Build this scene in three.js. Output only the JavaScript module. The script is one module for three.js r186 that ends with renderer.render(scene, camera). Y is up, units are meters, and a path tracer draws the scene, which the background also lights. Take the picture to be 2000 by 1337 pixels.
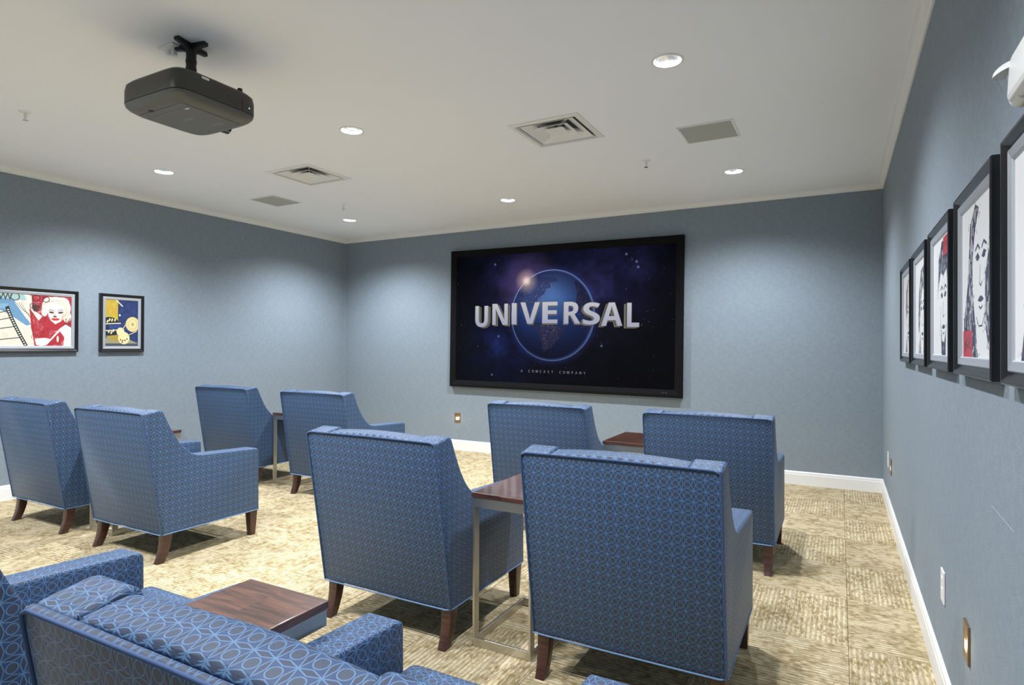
import * as THREE from 'three';
import { RoundedBoxGeometry } from 'three/addons/geometries/RoundedBoxGeometry.js';
import { mergeGeometries, toCreasedNormals } from 'three/addons/utils/BufferGeometryUtils.js';
import { RectAreaLightUniformsLib } from 'three/addons/lights/RectAreaLightUniformsLib.js';
RectAreaLightUniformsLib.init();

// ---------------------------------------------------------------- camera, exposure, lights
const scene = new THREE.Scene();
scene.background = new THREE.Color(0x000000);
const camera = new THREE.PerspectiveCamera(2 * Math.atan(668.5 / 1182.44) * 180 / Math.PI, 2000 / 1337, 0.05, 60);
camera.position.set(0, 1.2747, 0);
camera.rotation.order = 'YXZ';
camera.rotation.set(0.0059, 0.4959, 0.0041);
const renderer = new THREE.WebGLRenderer();
renderer.toneMapping = THREE.LinearToneMapping;
renderer.toneMappingExposure = 1.0;
renderer.shadowMap.enabled = true;
// room, metres: camera stands in the near right corner, screen wall ahead
const XL = -5.978, XR = 0.3379, ZB = -6.2247, ZR = 0.42, H = 2.72, WT = 0.1;
const LIGHTS = [];
for (const z of [-5.235, -3.055, -0.87]) for (const x of [-4.965, -2.885, -0.766]) LIGHTS.push([x, z, (x > -1 ? 0.82 : 1) * (z > -1 ? 1.1 : 1)]);   // x, z, lamp strength
const LAMP_CD = 16.8, LAMP_ANGLE = 72, LAMP_PENUMBRA = 0.66, LAMP_COLOR = new THREE.Color(0.93, 0.975, 1.06);
for (const [x, z, k] of LIGHTS) {
  const l = new THREE.SpotLight(LAMP_COLOR, LAMP_CD * k, 0, LAMP_ANGLE * Math.PI / 180, LAMP_PENUMBRA, 2);
  l.position.set(x, H + 0.012, z); l.target.position.set(x, 0, z);
  l.castShadow = true; l.shadow.radius = 2; l.shadow.mapSize.set(1024, 1024);
  l.name = 'downlight_beam';
  scene.add(l, l.target);
}

// ---------------------------------------------------------------- helpers
let seed = 7;
const rnd = () => { seed = (seed * 1664525 + 1013904223) >>> 0; return seed / 4294967296; };
const rr = (a, b) => a + (b - a) * rnd();
const taken = new Map();
function numbered(n) { const k = taken.get(n) || 0; taken.set(n, k + 1); return k ? `${n}_${String(k).padStart(3, '0')}` : n; }
function shade(m) { m.castShadow = true; m.receiveShadow = true; return m; }
function mesh(name, geo, mat, parent) {
  const m = shade(new THREE.Mesh(geo, mat)); m.name = parent ? name : numbered(name);
  (parent || scene).add(m); return m;
}
function thing(name, label, category, pos = [0, 0, 0], turn = 0, group) {
  const o = new THREE.Group(); o.name = numbered(name); o.position.set(...pos); o.rotation.y = turn;
  o.userData = { label, category }; if (group) o.userData.group = group;
  scene.add(o); return o;
}
function struct(name, geo, mat, label) {
  const m = mesh(name, geo, mat); m.userData = { kind: 'structure', label, category: name.split('_')[0] }; return m;
}
// planar uv in metres by the way each face points
function boxUV(g) {
  if (g.index) g = g.toNonIndexed();
  const p = g.attributes.position, uv = new Float32Array(p.count * 2);
  const a = new THREE.Vector3(), b = new THREE.Vector3(), c = new THREE.Vector3(), n = new THREE.Vector3();
  for (let i = 0; i < p.count; i += 3) {
    a.fromBufferAttribute(p, i); b.fromBufferAttribute(p, i + 1); c.fromBufferAttribute(p, i + 2);
    n.copy(b).sub(a).cross(c.clone().sub(a));
    const ax = Math.abs(n.x), ay = Math.abs(n.y), az = Math.abs(n.z);
    for (let k = 0; k < 3; k++) {
      const x = p.getX(i + k), y = p.getY(i + k), z = p.getZ(i + k), j = (i + k) * 2;
      if (ax >= ay && ax >= az) { uv[j] = z; uv[j + 1] = y; }
      else if (az >= ay) { uv[j] = x; uv[j + 1] = y; }
      else { uv[j] = x; uv[j + 1] = z; }
    }
  }
  g.setAttribute('uv', new THREE.BufferAttribute(uv, 2));
  return g;
}
const box = (w, h, d, x = 0, y = 0, z = 0) => boxUV(new THREE.BoxGeometry(w, h, d).translate(x, y, z));
const rbox = (w, h, d, r, x = 0, y = 0, z = 0, s = 2) => boxUV(new RoundedBoxGeometry(w, h, d, s, r).translate(x, y, z));
const cyl = (r0, r1, h, x, y, z, n = 24) => new THREE.CylinderGeometry(r0, r1, h, n).translate(x, y, z);
function merge(list) {
  const l = list.map((g) => { const q = g.index ? g.toNonIndexed() : g; for (const k of Object.keys(q.attributes)) if (!['position', 'normal', 'uv'].includes(k)) q.deleteAttribute(k); return q; });
  return mergeGeometries(l);
}
function canvas(w, h, draw) {
  const c = document.createElement('canvas'); c.width = w; c.height = h;
  draw(c.getContext('2d'), w, h); return c;
}
function tex(c, srgb = true, rep = 1) {
  const t = new THREE.CanvasTexture(c); if (srgb) t.colorSpace = THREE.SRGBColorSpace;
  t.wrapS = t.wrapT = THREE.RepeatWrapping; t.repeat.set(rep, rep); t.magFilter = THREE.LinearFilter; return t;
}
// periodic value noise table
function noiseGrid(n) { const g = new Float32Array(n * n); for (let i = 0; i < n * n; i++) g[i] = rnd(); return (x, y) => {
  const x0 = Math.floor(x), y0 = Math.floor(y), fx = x - x0, fy = y - y0, u = fx * fx * (3 - 2 * fx), v = fy * fy * (3 - 2 * fy);
  const m = (k) => ((k % n) + n) % n, q = (i, j) => g[m(j) * n + m(i)];
  return (q(x0, y0) * (1 - u) + q(x0 + 1, y0) * u) * (1 - v) + (q(x0, y0 + 1) * (1 - u) + q(x0 + 1, y0 + 1) * u) * v; }; }
function pixels(w, h, f) {
  return canvas(w, h, (c) => {
    const im = c.createImageData(w, h), d = im.data;
    for (let y = 0, k = 0; y < h; y++) for (let x = 0; x < w; x++, k += 4) { const q = f(x, y); d[k] = q[0]; d[k + 1] = q[1]; d[k + 2] = q[2]; d[k + 3] = 255; }
    c.putImageData(im, 0, 0);
  });
}
const std = (o) => new THREE.MeshStandardMaterial(o);
const phy = (o) => new THREE.MeshPhysicalMaterial(o);

// ---------------------------------------------------------------- materials
const wallGrain = (() => {
  const n = noiseGrid(128), m = noiseGrid(16);
  return [pixels(512, 512, (x, y) => {
    const k = 0.94 + 0.07 * n(x / 2, y / 9) + 0.07 * n(x / 9, y / 2) + 0.04 * m(x / 32, y / 32) - 0.02;
    return [137 * k, 149 * k, 158 * k];
  }), pixels(512, 512, (x, y) => { const v = 255 * (0.5 * n(x / 2, y / 8) + 0.5 * n(x / 8, y / 2)); return [v, v, v]; })];
})();
const M = {};
M.wall = std({ map: tex(wallGrain[0], true, 1 / 0.32), bumpMap: tex(wallGrain[1], false, 1 / 0.32), bumpScale: 0.0006, roughness: 0.9 });
M.ceiling = std({ color: 0xf9fafd, roughness: 0.9 });
M.trim = std({ color: 0xf3f3f0, roughness: 0.4 });
M.subfloor = std({ color: 0x6d5f42, roughness: 1 });
M.white = std({ color: 0xf1f0ec, roughness: 0.35 });
M.vent = std({ color: 0xeeede9, roughness: 0.45 });
M.duct = std({ color: 0xb9b9b5, roughness: 0.6 });
M.grille = std({ color: 0xb4b4ac, roughness: 0.8 });
M.chrome = std({ color: 0xf2f2f0, roughness: 0.18, metalness: 0.9 });
M.blackFrame = phy({ color: 0x121215, roughness: 0.32, clearcoat: 0.3, clearcoatRoughness: 0.25 });
M.silver = std({ color: 0xc9cdd3, roughness: 0.38, metalness: 0.55 });
M.velvet = phy({ color: 0x0b0b0d, roughness: 0.8, specularIntensity: 0.35 });
M.plastic = std({ color: 0x3a3936, roughness: 0.42 });
M.plasticLow = std({ color: 0x62615b, roughness: 0.45 });
M.blackPlastic = std({ color: 0x161614, roughness: 0.5 });
M.lens = phy({ color: 0x050508, roughness: 0.05, clearcoat: 1 });
M.bronze = std({ color: 0x8f775c, roughness: 0.35, metalness: 0.7 });
M.clear = phy({ color: 0xffffff, roughness: 0.05, transmission: 1, thickness: 0, ior: 1.45 });
M.lampGlow = std({ color: 0xffffff, emissive: 0xfffaf0, emissiveIntensity: 3.0 });
M.stepGlow = std({ color: 0xffffff, emissive: 0xffe9c4, emissiveIntensity: 1.5 });
M.ledGlow = std({ color: 0xffffff, emissive: 0xdfe8ff, emissiveIntensity: 1.2 });

// woven upholstery: rings between eight-rayed nodes
const CELL = 0.0385;
const fabric = (() => {
  const S = 256, n = noiseGrid(64);
  const c = canvas(S, S, (g) => {
    g.fillStyle = '#2c456b'; g.fillRect(0, 0, S, S);
    const lens = (x0, y0, x1, y1, w) => { const mx = (x0 + x1) / 2, my = (y0 + y1) / 2, dx = x1 - x0, dy = y1 - y0;
      g.beginPath(); g.moveTo(x0 * S, y0 * S); g.lineTo((mx - dy * w) * S, (my + dx * w) * S); g.lineTo(x1 * S, y1 * S); g.lineTo((mx + dy * w) * S, (my - dx * w) * S); g.closePath(); g.fill(); g.stroke(); };
    g.lineWidth = 13; g.strokeStyle = '#587c9f'; g.lineJoin = 'round';
    g.fillStyle = '#323d54'; 
    for (const [x0, y0, x1, y1] of [[0, 0, 1, 0], [0, 1, 1, 1], [0, 0, 0, 1], [1, 0, 1, 1]]) lens(x0, y0, x1, y1, 0.15);
    g.fillStyle = '#3a4559'; g.beginPath(); g.arc(S / 2, S / 2, S * 0.27, 0, 7); g.fill(); g.stroke();
    const im = g.getImageData(0, 0, S, S), d = im.data;
    for (let y = 0, k = 0; y < S; y++) for (let x = 0; x < S; x++, k += 4) { const f = 0.9 + 0.2 * n(x / 4, y / 4); d[k] *= f; d[k + 1] *= f; d[k + 2] *= f; }
    g.putImageData(im, 0, 0);
  });
  const weave = pixels(256, 256, (x, y) => { const v = 128 + 100 * Math.sin(x * Math.PI / 4) * Math.sin(y * Math.PI / 4); return [v, v, v]; });
  return phy({ map: tex(c, true, 1 / CELL), bumpMap: tex(weave, false, 1 / 0.04), bumpScale: 0.0003, roughness: 0.46, sheen: 0.5, sheenRoughness: 0.3, sheenColor: new THREE.Color(0.85, 0.92, 1.0) });
})();
M.fabric = fabric;
M.piping = std({ color: 0x42597f, roughness: 0.85 });
M.hem = std({ color: 0x6d90ba, roughness: 0.8 });
function woodTexture(a, b, c0) {
  const n = noiseGrid(64), m = noiseGrid(16);
  return tex(pixels(512, 512, (x, y) => {
    const w = n(x / 90 + 0.6 * m(x / 64, y / 64), y / 9) * 0.6 + n(x / 40, y / 3) * 0.4, k = Math.min(1, Math.max(0, (w - 0.25) * 1.7));
    return [a[0] + (b[0] - a[0]) * k, a[1] + (b[1] - a[1]) * k, a[2] + (b[2] - a[2]) * k];
  }), true, 1 / c0);
}
M.tableWood = phy({ map: woodTexture([56, 30, 22], [112, 70, 52], 0.5), roughness: 0.34, clearcoat: 1, clearcoatRoughness: 0.08 });
M.legWood = phy({ map: woodTexture([52, 27, 20], [84, 48, 37], 0.25), roughness: 0.38, clearcoat: 0.4, clearcoatRoughness: 0.25 });
M.steel = std({ color: 0xc6c2b8, roughness: 0.3, metalness: 0.92 });

// carpet: striped tile, brown leafy shading woven through the lines
const TILE = 0.548;
const carpetTextures = [0, 1, 2].map(() => {
  const S = 768, NL = 27, n1 = noiseGrid(8), n2 = noiseGrid(24), n3 = noiseGrid(96), n4 = noiseGrid(192), lines = [];
  for (let i = 0; i < NL; i++) lines.push(rnd());
  const col = pixels(S, S, (x, y) => {
    const u = x / S, v = y / S, li = Math.floor(u * NL), lf = u * NL - li, L = lines[li];
    // leaf veins bend across the lines, brown blotches run along them
    const wx = u * 8 + 0.9 * n1(u * 8 + 4, v * 8), vein = Math.max(0, 1 - Math.abs(n1(wx, v * 8 + 0.6 * n2(u * 24, v * 24)) - 0.5) * 14) * n2(u * 24, v * 24);
    const dash = 0.45 * n3(u * 96, v * 24) + 0.3 * n2(u * 24, v * 24 + 9) + 0.25 * n4(u * 192, v * 48), leaf = n1(u * 8 + 3, v * 8);
    const dark = Math.min(1, Math.max(0, (dash + 0.30 * leaf - 0.56) * 3.6) * 0.62 + 0.6 * vein);
    const k = 0.92 + 0.10 * Math.cos((lf - 0.5) * 6.283) + 0.07 * (L - 0.5), grey = (L > 0.84 ? 0.55 : 0) * Math.max(0, Math.cos((lf - 0.5) * 3.1));
    let r = 216 * k, g = 199 * k, b = 160 * k;
    r = r * (1 - grey) + 212 * grey; g = g * (1 - grey) + 198 * grey; b = b * (1 - grey) + 176 * grey;
    r = r * (1 - dark) + 140 * dark; g = g * (1 - dark) + 119 * dark; b = b * (1 - dark) + 78 * dark;
    const f = 0.93 + 0.14 * n4(u * 192 + 7, v * 192 + 3);
    return [r * f, g * f, b * f];
  });
  const bump = pixels(256, 256, (x, y) => { const v = 120 + 70 * Math.sin(x * Math.PI / 2) + 60 * n4(x * 0.75, y * 0.75); return [v, v, v]; });
  return std({ map: tex(col), bumpMap: tex(bump, false), bumpScale: 0.002, roughness: 1 });
});

// ---------------------------------------------------------------- room shell
{
  const floor = struct('floor', box(XR - XL, 0.08, ZR - ZB, (XL + XR) / 2, -0.046, (ZR + ZB) / 2), M.subfloor, 'floor of beige striped carpet tiles laid quarter turned');
  const x0 = 0.035, z0 = -2.962, geos = new Map();
  const tileGeo = (x, z, w, d, turn, ou, ov) => {
    const g = new THREE.BufferGeometry(), b = 0.0022, y1 = 0, y0 = -0.006, P = [], U = [];
    const r = [[-w / 2, -d / 2], [w / 2, -d / 2], [w / 2, d / 2], [-w / 2, d / 2]];
    const q = (A, B, C, D) => { for (const v of [A, C, B, A, D, C]) { P.push(...v); const a = v[0] + x, c = v[2] + z; U.push((turn ? c : a) / TILE + ou, (turn ? a : c) / TILE + ov); } };
    const top = r.map(([a, c]) => [a - Math.sign(a) * b, y1, c - Math.sign(c) * b]), low = r.map(([a, c]) => [a - Math.sign(a) * 0.0003, y0, c - Math.sign(c) * 0.0003]), mid = r.map(([a, c]) => [a - Math.sign(a) * 0.0006, y1 - 0.002, c - Math.sign(c) * 0.0006]);
    q(...top);
    for (let i = 0; i < 4; i++) { const j = (i + 1) % 4; q(mid[i], mid[j], top[j], top[i]); q(low[i], low[j], mid[j], mid[i]); }
    g.setAttribute('position', new THREE.Float32BufferAttribute(P, 3)); g.setAttribute('uv', new THREE.Float32BufferAttribute(U, 2)); g.computeVertexNormals();
    return g;
  };
  for (let i = -12; i <= 1; i++) for (let j = -8; j <= 7; j++) {
    const xa = Math.max(XL, x0 + i * TILE), xb = Math.min(XR, x0 + (i + 1) * TILE), za = Math.max(ZB, z0 + j * TILE), zb = Math.min(ZR, z0 + (j + 1) * TILE);
    if (xb - xa < 0.02 || zb - za < 0.02) continue;
    const turn = (i + j) & 1, full = xb - xa > TILE - 0.001 && zb - za > TILE - 0.001, cx = (xa + xb) / 2, cz = (za + zb) / 2;
    const vi = Math.floor(rnd() * 3), k = Math.floor(rnd() * 4), key = `${turn}${k}`;
    let g;
    if (full) { if (!geos.has(key)) geos.set(key, tileGeo(0, 0, TILE, TILE, turn, k * 0.25, k * 0.37)); g = geos.get(key); }
    else g = tileGeo(0, 0, xb - xa, zb - za, turn, k * 0.25, k * 0.37);
    const m = mesh('carpet_tile', g, carpetTextures[vi], floor); m.position.set(cx, 0, cz);
  }
}
struct('wall_left', box(WT, H + 0.12, ZR - ZB + 2 * WT, XL - WT / 2, (H + 0.12) / 2, (ZR + ZB) / 2), M.wall, 'blue grey vinyl covered wall on the left');
struct('wall_right', box(WT, H + 0.12, ZR - ZB + 2 * WT, XR + WT / 2, (H + 0.12) / 2, (ZR + ZB) / 2), M.wall, 'blue grey vinyl covered wall close by on the right');
struct('wall_back', box(XR - XL, H + 0.12, WT, (XL + XR) / 2, (H + 0.12) / 2, ZB - WT / 2), M.wall, 'blue grey vinyl covered wall behind the screen');
struct('wall_near', box(XR - XL, H + 0.12, WT, (XL + XR) / 2, (H + 0.12) / 2, ZR + WT / 2), M.wall, 'blue grey wall behind the camera');
const VENTS = [[-1.672, -3.717, 'square white ceiling air diffuser, the nearer and larger of the two'], [-3.968, -3.70, 'square white ceiling air diffuser, further left beyond the projector']];
{
  const s = new THREE.Shape([[XL, -ZR], [XR, -ZR], [XR, -ZB], [XL, -ZB]].map(([x, y]) => new THREE.Vector2(x, y)));
  for (const [x, z] of LIGHTS) { const h = new THREE.Path(); h.absarc(x, -z, 0.069, 0, Math.PI * 2, true); s.holes.push(h); }
  for (const [x, z] of VENTS) { const h = new THREE.Path(), r = 0.205; h.moveTo(x - r, -z - r); h.lineTo(x - r, -z + r); h.lineTo(x + r, -z + r); h.lineTo(x + r, -z - r); h.closePath(); s.holes.push(h); }
  const g = new THREE.ExtrudeGeometry(s, { depth: 0.1, bevelEnabled: false, curveSegments: 24 }).rotateX(-Math.PI / 2).translate(0, H, 0);
  struct('ceiling', g, M.ceiling, 'flat white painted ceiling');
}
// mouldings swept along a wall and mitred at the inside corners
function sweep(ax, az, bx, bz, prof) {
  const L = Math.hypot(bx - ax, bz - az), ux = (bx - ax) / L, uz = (bz - az) / L, nx = uz, nz = -ux, P = [];
  const pt = (e, [d, y]) => (e ? [bx - ux * d + nx * d, y, bz - uz * d + nz * d] : [ax + ux * d + nx * d, y, az + uz * d + nz * d]);
  for (let i = 0; i < prof.length - 1; i++) { const A = pt(0, prof[i]), B = pt(1, prof[i]), C = pt(1, prof[i + 1]), D = pt(0, prof[i + 1]); P.push(...A, ...B, ...C, ...A, ...C, ...D); }
  const g = new THREE.BufferGeometry(); g.setAttribute('position', new THREE.Float32BufferAttribute(P, 3)); g.computeVertexNormals();
  return boxUV(g);
}
const sides = [['left', XL, ZB, XL, ZR], ['near', XL, ZR, XR, ZR], ['right', XR, ZR, XR, ZB], ['back', XR, ZB, XL, ZB]];
const baseProf = [[0.0003, 0.0005], [0.014, 0.0005], [0.014, 0.094], [0.0115, 0.1], [0.0115, 0.111], [0.008, 0.119], [0.0045, 0.124], [0.0003, 0.124]];
const crownProf = [[0.0003, 2.67], [0.009, 2.67], [0.010, 2.678], [0.016, 2.682], [0.024, 2.688], [0.031, 2.696], [0.036, 2.705], [0.042, 2.707], [0.043, 2.712], [0.051, 2.713], [0.051, 2.7197]];
sides.forEach(([n, ax, az, bx, bz], i) => {
  struct(`baseboard_${n}`, sweep(ax, az, bx, bz, baseProf), M.trim, `white painted baseboard along the ${n} wall`);
  struct(`trim_${i + 1}`, sweep(ax, az, bx, bz, crownProf), M.trim, `white crown moulding along the ${n} wall`);
});

struct('trim_5', rbox(0.007, H - 0.05 - 0.124, 0.007, 0.002, XL + 0.0036, 0.124 + (H - 0.174) / 2, ZB + 0.0036), std({ color: 0x93a4b0, roughness: 0.7 }), 'thin pale corner bead where left and back walls meet');
{
  const a = [-1.921, 0.8775, -1.693, 0.8705], w = scene.getObjectByName('wall_right');
  const g = box(0.0006, 0.0015, Math.hypot(a[2] - a[0], a[3] - a[1])); const m = mesh('scuff_mark', g, std({ color: 0xa3b0ba, roughness: 0.9 }), w);
  m.position.set(XR - 0.0003, (a[1] + a[3]) / 2, (a[0] + a[2]) / 2); m.rotation.x = -Math.atan2(a[3] - a[1], a[2] - a[0]);
}

// ---------------------------------------------------------------- armchairs
const AW = 0.72, ARM = 0.108, BODY0 = 0.168, TILT = Math.atan2(0.118, 0.712);
function prof(build) { const s = new THREE.Shape(); build(s); return s; }
function extrudeX(shape, w, x0, bevel, steps = 1, curve = 10) {
  const g = new THREE.ExtrudeGeometry(shape, { depth: w - 2 * bevel, bevelEnabled: true, bevelThickness: bevel, bevelSize: bevel, bevelOffset: -bevel, bevelSegments: 3, steps, curveSegments: curve });
  return g.translate(0, 0, bevel).rotateY(Math.PI / 2).translate(x0, 0, 0.33);     // s runs to -z, depth to +x
}
const smooth = (g, a = 0.6) => { const q = toCreasedNormals(g.index ? g.toNonIndexed() : g, a); return q; };
const chairGeo = (() => {
  const armShape = prof((s) => {
    s.moveTo(0.004, BODY0); s.lineTo(-0.109, 0.862);
    s.quadraticCurveTo(-0.111, 0.880, -0.09, 0.885); s.lineTo(-0.03, 0.896); s.quadraticCurveTo(-0.008, 0.899, 0.002, 0.881);
    s.bezierCurveTo(0.047, 0.785, 0.085, 0.69, 0.17, 0.627); s.bezierCurveTo(0.20, 0.606, 0.225, 0.601, 0.26, 0.5995);
    s.lineTo(0.635, 0.582); s.quadraticCurveTo(0.658, 0.580, 0.659, 0.556); s.lineTo(0.664, BODY0); s.closePath();
  });
  const arm = (x) => smooth(boxUV(extrudeX(armShape, ARM, x, 0.009, 1, 14)));
  const inner = prof((s) => {
    s.moveTo(0.05, 0.42); s.lineTo(-0.098, 0.855); s.quadraticCurveTo(-0.104, 0.877, -0.087, 0.880); s.lineTo(-0.03, 0.887); s.quadraticCurveTo(-0.004, 0.887, 0.002, 0.862);
    s.bezierCurveTo(0.03, 0.76, 0.10, 0.60, 0.145, 0.44); s.quadraticCurveTo(0.145, 0.42, 0.12, 0.42); s.closePath();
  });
  const iw = AW - 2 * ARM - 0.002, back = extrudeX(inner, iw, -iw / 2, 0.007, 12, 8);
  const p = back.attributes.position;
  for (let i = 0; i < p.count; i++) { const k = Math.max(0, (p.getY(i) - 0.6) / 0.3), e = 1 - Math.pow(2 * p.getX(i) / iw, 2); p.setY(i, p.getY(i) + 0.012 * k * Math.max(0, e)); p.setZ(i, p.getZ(i) - 0.014 * Math.max(0, e) * (p.getZ(i) < 0.33 ? 1 : 0)); }
  // outside back: a slab with a soft belly
  const L = 0.714 / Math.cos(TILT), pan = new RoundedBoxGeometry(AW - 0.002, L, 0.02, 4, 0.008), q = pan.attributes.position;
  pan.rotateX(TILT).translate(0, BODY0 + 0.357, 0.33 + 0.0555 - 0.004);
  const seat = new RoundedBoxGeometry(iw - 0.004, 0.14, 0.54, 5, 0.035).translate(0, 0.40, 0.33 - 0.415);
  const sp = seat.attributes.position;
  for (let i = 0; i < sp.count; i++) if (sp.getY(i) > 0.42) sp.setY(i, sp.getY(i) + 0.012 * (1 - Math.pow(sp.getX(i) / iw * 2, 2)));
  const rail = new RoundedBoxGeometry(iw, 0.165, 0.60, 3, 0.012).translate(0, BODY0 + 0.0835, 0.33 - 0.345);
  const pipe = (pts, closed = false) => new THREE.TubeGeometry(new THREE.CatmullRomCurve3(pts.map((v) => new THREE.Vector3(...v)), closed, 'catmullrom', 0.04), pts.length * 10, 0.0034, 6, closed);
  const hw = AW / 2 - 0.0035, bz = (s) => 0.33 - s;
  const seam = (y) => -0.004 - (y - BODY0) * Math.tan(TILT);
  const backPipe = pipe([[-hw, BODY0, bz(seam(BODY0))], [-hw, 0.5, bz(seam(0.5))], [-hw, 0.866, bz(seam(0.866))], [-hw + 0.012, 0.881, bz(seam(0.881))], [0, 0.884, bz(seam(0.884))], [hw - 0.012, 0.881, bz(seam(0.881))], [hw, 0.866, bz(seam(0.866))], [hw, 0.5, bz(seam(0.5))], [hw, BODY0, bz(seam(BODY0))]]);
  const hemPipe = pipe([[-hw, BODY0, bz(-0.006)], [0, BODY0 - 0.001, bz(-0.008)], [hw, BODY0, bz(-0.006)], [hw + 0.001, BODY0, bz(0.33)], [hw, BODY0, bz(0.666)], [0, BODY0, bz(0.664)], [-hw, BODY0, bz(0.666)], [-hw - 0.001, BODY0, bz(0.33)]], true);
  const backLeg = prof((s) => { s.moveTo(0.014, BODY0 + 0.004); s.bezierCurveTo(0.014, 0.10, 0.004, 0.05, -0.022, 0.0); s.lineTo(0.022, 0.0); s.bezierCurveTo(0.048, 0.05, 0.064, 0.10, 0.068, BODY0 + 0.004); s.closePath(); });
  const frontLeg = prof((s) => { s.moveTo(0.600, BODY0 + 0.004); s.lineTo(0.612, 0); s.lineTo(0.648, 0); s.lineTo(0.660, BODY0 + 0.004); s.closePath(); });
  const leg = (shape, side) => {
    const g = extrudeX(shape, 0.052, -0.026, 0.003, 1, 8), a = g.attributes.position;
    for (let i = 0; i < a.count; i++) a.setX(i, a.getX(i) * (0.74 + 0.26 * Math.min(1, a.getY(i) / BODY0)) + side * (AW / 2 - 0.036));
    return smooth(boxUV(g), 0.5);
  };
  return { arms: [arm(-AW / 2), arm(AW / 2 - ARM)], back: smooth(boxUV(back)), pan: smooth(boxUV(pan)), seat: smooth(boxUV(seat)), rail: smooth(boxUV(rail)), backPipe, hemPipe,
    legs: [leg(backLeg, -1), leg(backLeg, 1), leg(frontLeg, -1), leg(frontLeg, 1)] };
})();
function makeChair() {
  const t = new THREE.Group(); t.name = 'armchair';
  for (const a of chairGeo.arms) mesh('arm', a, M.fabric, t);
  mesh('outside_back', chairGeo.pan, M.fabric, t); mesh('back_cushion', chairGeo.back, M.fabric, t);
  mesh('seat_cushion', chairGeo.seat, M.fabric, t); mesh('seat_rail', chairGeo.rail, M.fabric, t);
  mesh('piping', chairGeo.backPipe, M.piping, t); mesh('hem_piping', chairGeo.hemPipe, M.hem, t);
  for (const l of chairGeo.legs) mesh('leg', l, M.legWood, t);
  return t;
}
const chairProto = makeChair();
const CHAIRS = [   // x of the middle, z of the lower back edge, turn, label
  [-4.931, -2.158, 0.0, 'blue patterned armchair cut off by the left picture edge, middle row'],
  [-3.812, -2.132, 0.0, 'blue patterned armchair in the middle row seen with its whole right side and arm'],
  [-1.788, -2.115, 0.0, 'blue patterned armchair just left of the middle side table with steel frame'],
  [-0.685, -2.116, 0.0, 'blue patterned armchair just right of the middle side table, largest back in view'],
  [-1.768, -3.70, 0.0, 'blue patterned armchair in the far row under the left part of the screen'],
  [-0.675, -3.67, 0.0, 'blue patterned armchair in the far row nearest the right wall'],
  [-4.98, -3.72, 0.0, 'blue patterned armchair in the far row nearest the left wall'],
  [-3.81, -3.70, 0.0, 'blue patterned armchair in the far row in front of the room corner'],
  [-1.796, -0.545, 0.0, 'blue patterned armchair in the nearest row, only its wing and arms showing at bottom left'],
  [-0.72, -0.57, 0.0, 'blue patterned armchair closest to the camera, seen from above its back at the bottom edge'],
];
for (const [x, z, turn, label] of CHAIRS) {
  const c = chairProto.clone(); c.name = numbered('armchair'); c.position.set(x, 0, z - 0.33); c.rotation.y = turn;
  c.userData = { label, category: 'armchair', group: 'blue patterned theatre armchairs' }; scene.add(c);
}

// ---------------------------------------------------------------- side tables
const TW = 0.285, TD = 0.48, TH = 0.652;
const tableGeo = (() => {
  const b = 0.010, h = 0.038, z0 = -TD / 2 + 0.004, z1 = TD / 2 - 0.004, xw = TW / 2 - 0.004;
  const bar = (w, hh, d, x, y, z) => rbox(w, hh, d, 0.0015, x, y, z, 1);
  return {
    top: rbox(TW, 0.022, TD, 0.004, 0, TH - 0.011, 0),
    apron: merge([bar(2 * xw, 0.040, b, 0, TH - 0.042, z1 - b / 2), bar(2 * xw, 0.040, b, 0, TH - 0.042, z0 + b / 2), bar(b, 0.040, TD - 0.026, -xw + b / 2, TH - 0.042, 0), bar(b, 0.040, TD - 0.026, xw - b / 2, TH - 0.042, 0)]),
    post: bar(b, TH - 0.062 - h, h, 0, (TH - 0.062 + h) / 2, z1 - h / 2),
    foot: merge([bar(2 * xw, h, b, 0, h / 2, z1 - b / 2), bar(2 * xw, h, b, 0, h / 2, z0 + b / 2), bar(b, h, TD - 0.028, -xw + b / 2, h / 2, 0), bar(b, h, TD - 0.028, xw - b / 2, h / 2, 0)]),
    xw: xw - b / 2,
  };
})();
const TABLES = [
  [-4.39, -2.28, 'small side table behind the two left chairs of the middle row, mostly hidden'],
  [-1.235, -2.19, 'side table with dark wood top and steel frame between the two largest chair backs'],
  [-1.235, -3.81, 'side table with pale gleaming top between the far row chairs under the screen'],
  [-4.475, -3.88, 'side table between the two far left chairs, one brassy steel post showing'],
  [-1.24, -0.615, 'side table top of dark wood in the foreground beside the nearest chair'],
];
for (const [x, zn, label] of TABLES) {
  const t = thing('side_table', label, 'table', [x, 0, zn - TD / 2], 0, 'wood topped steel side tables');
  mesh('tabletop', tableGeo.top, M.tableWood, t); mesh('apron', tableGeo.apron, M.steel, t);
  for (const s of [-1, 1]) mesh('post', tableGeo.post, M.steel, t).position.x = s * tableGeo.xw;
  mesh('floor_frame', tableGeo.foot, M.steel, t);
}

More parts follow.
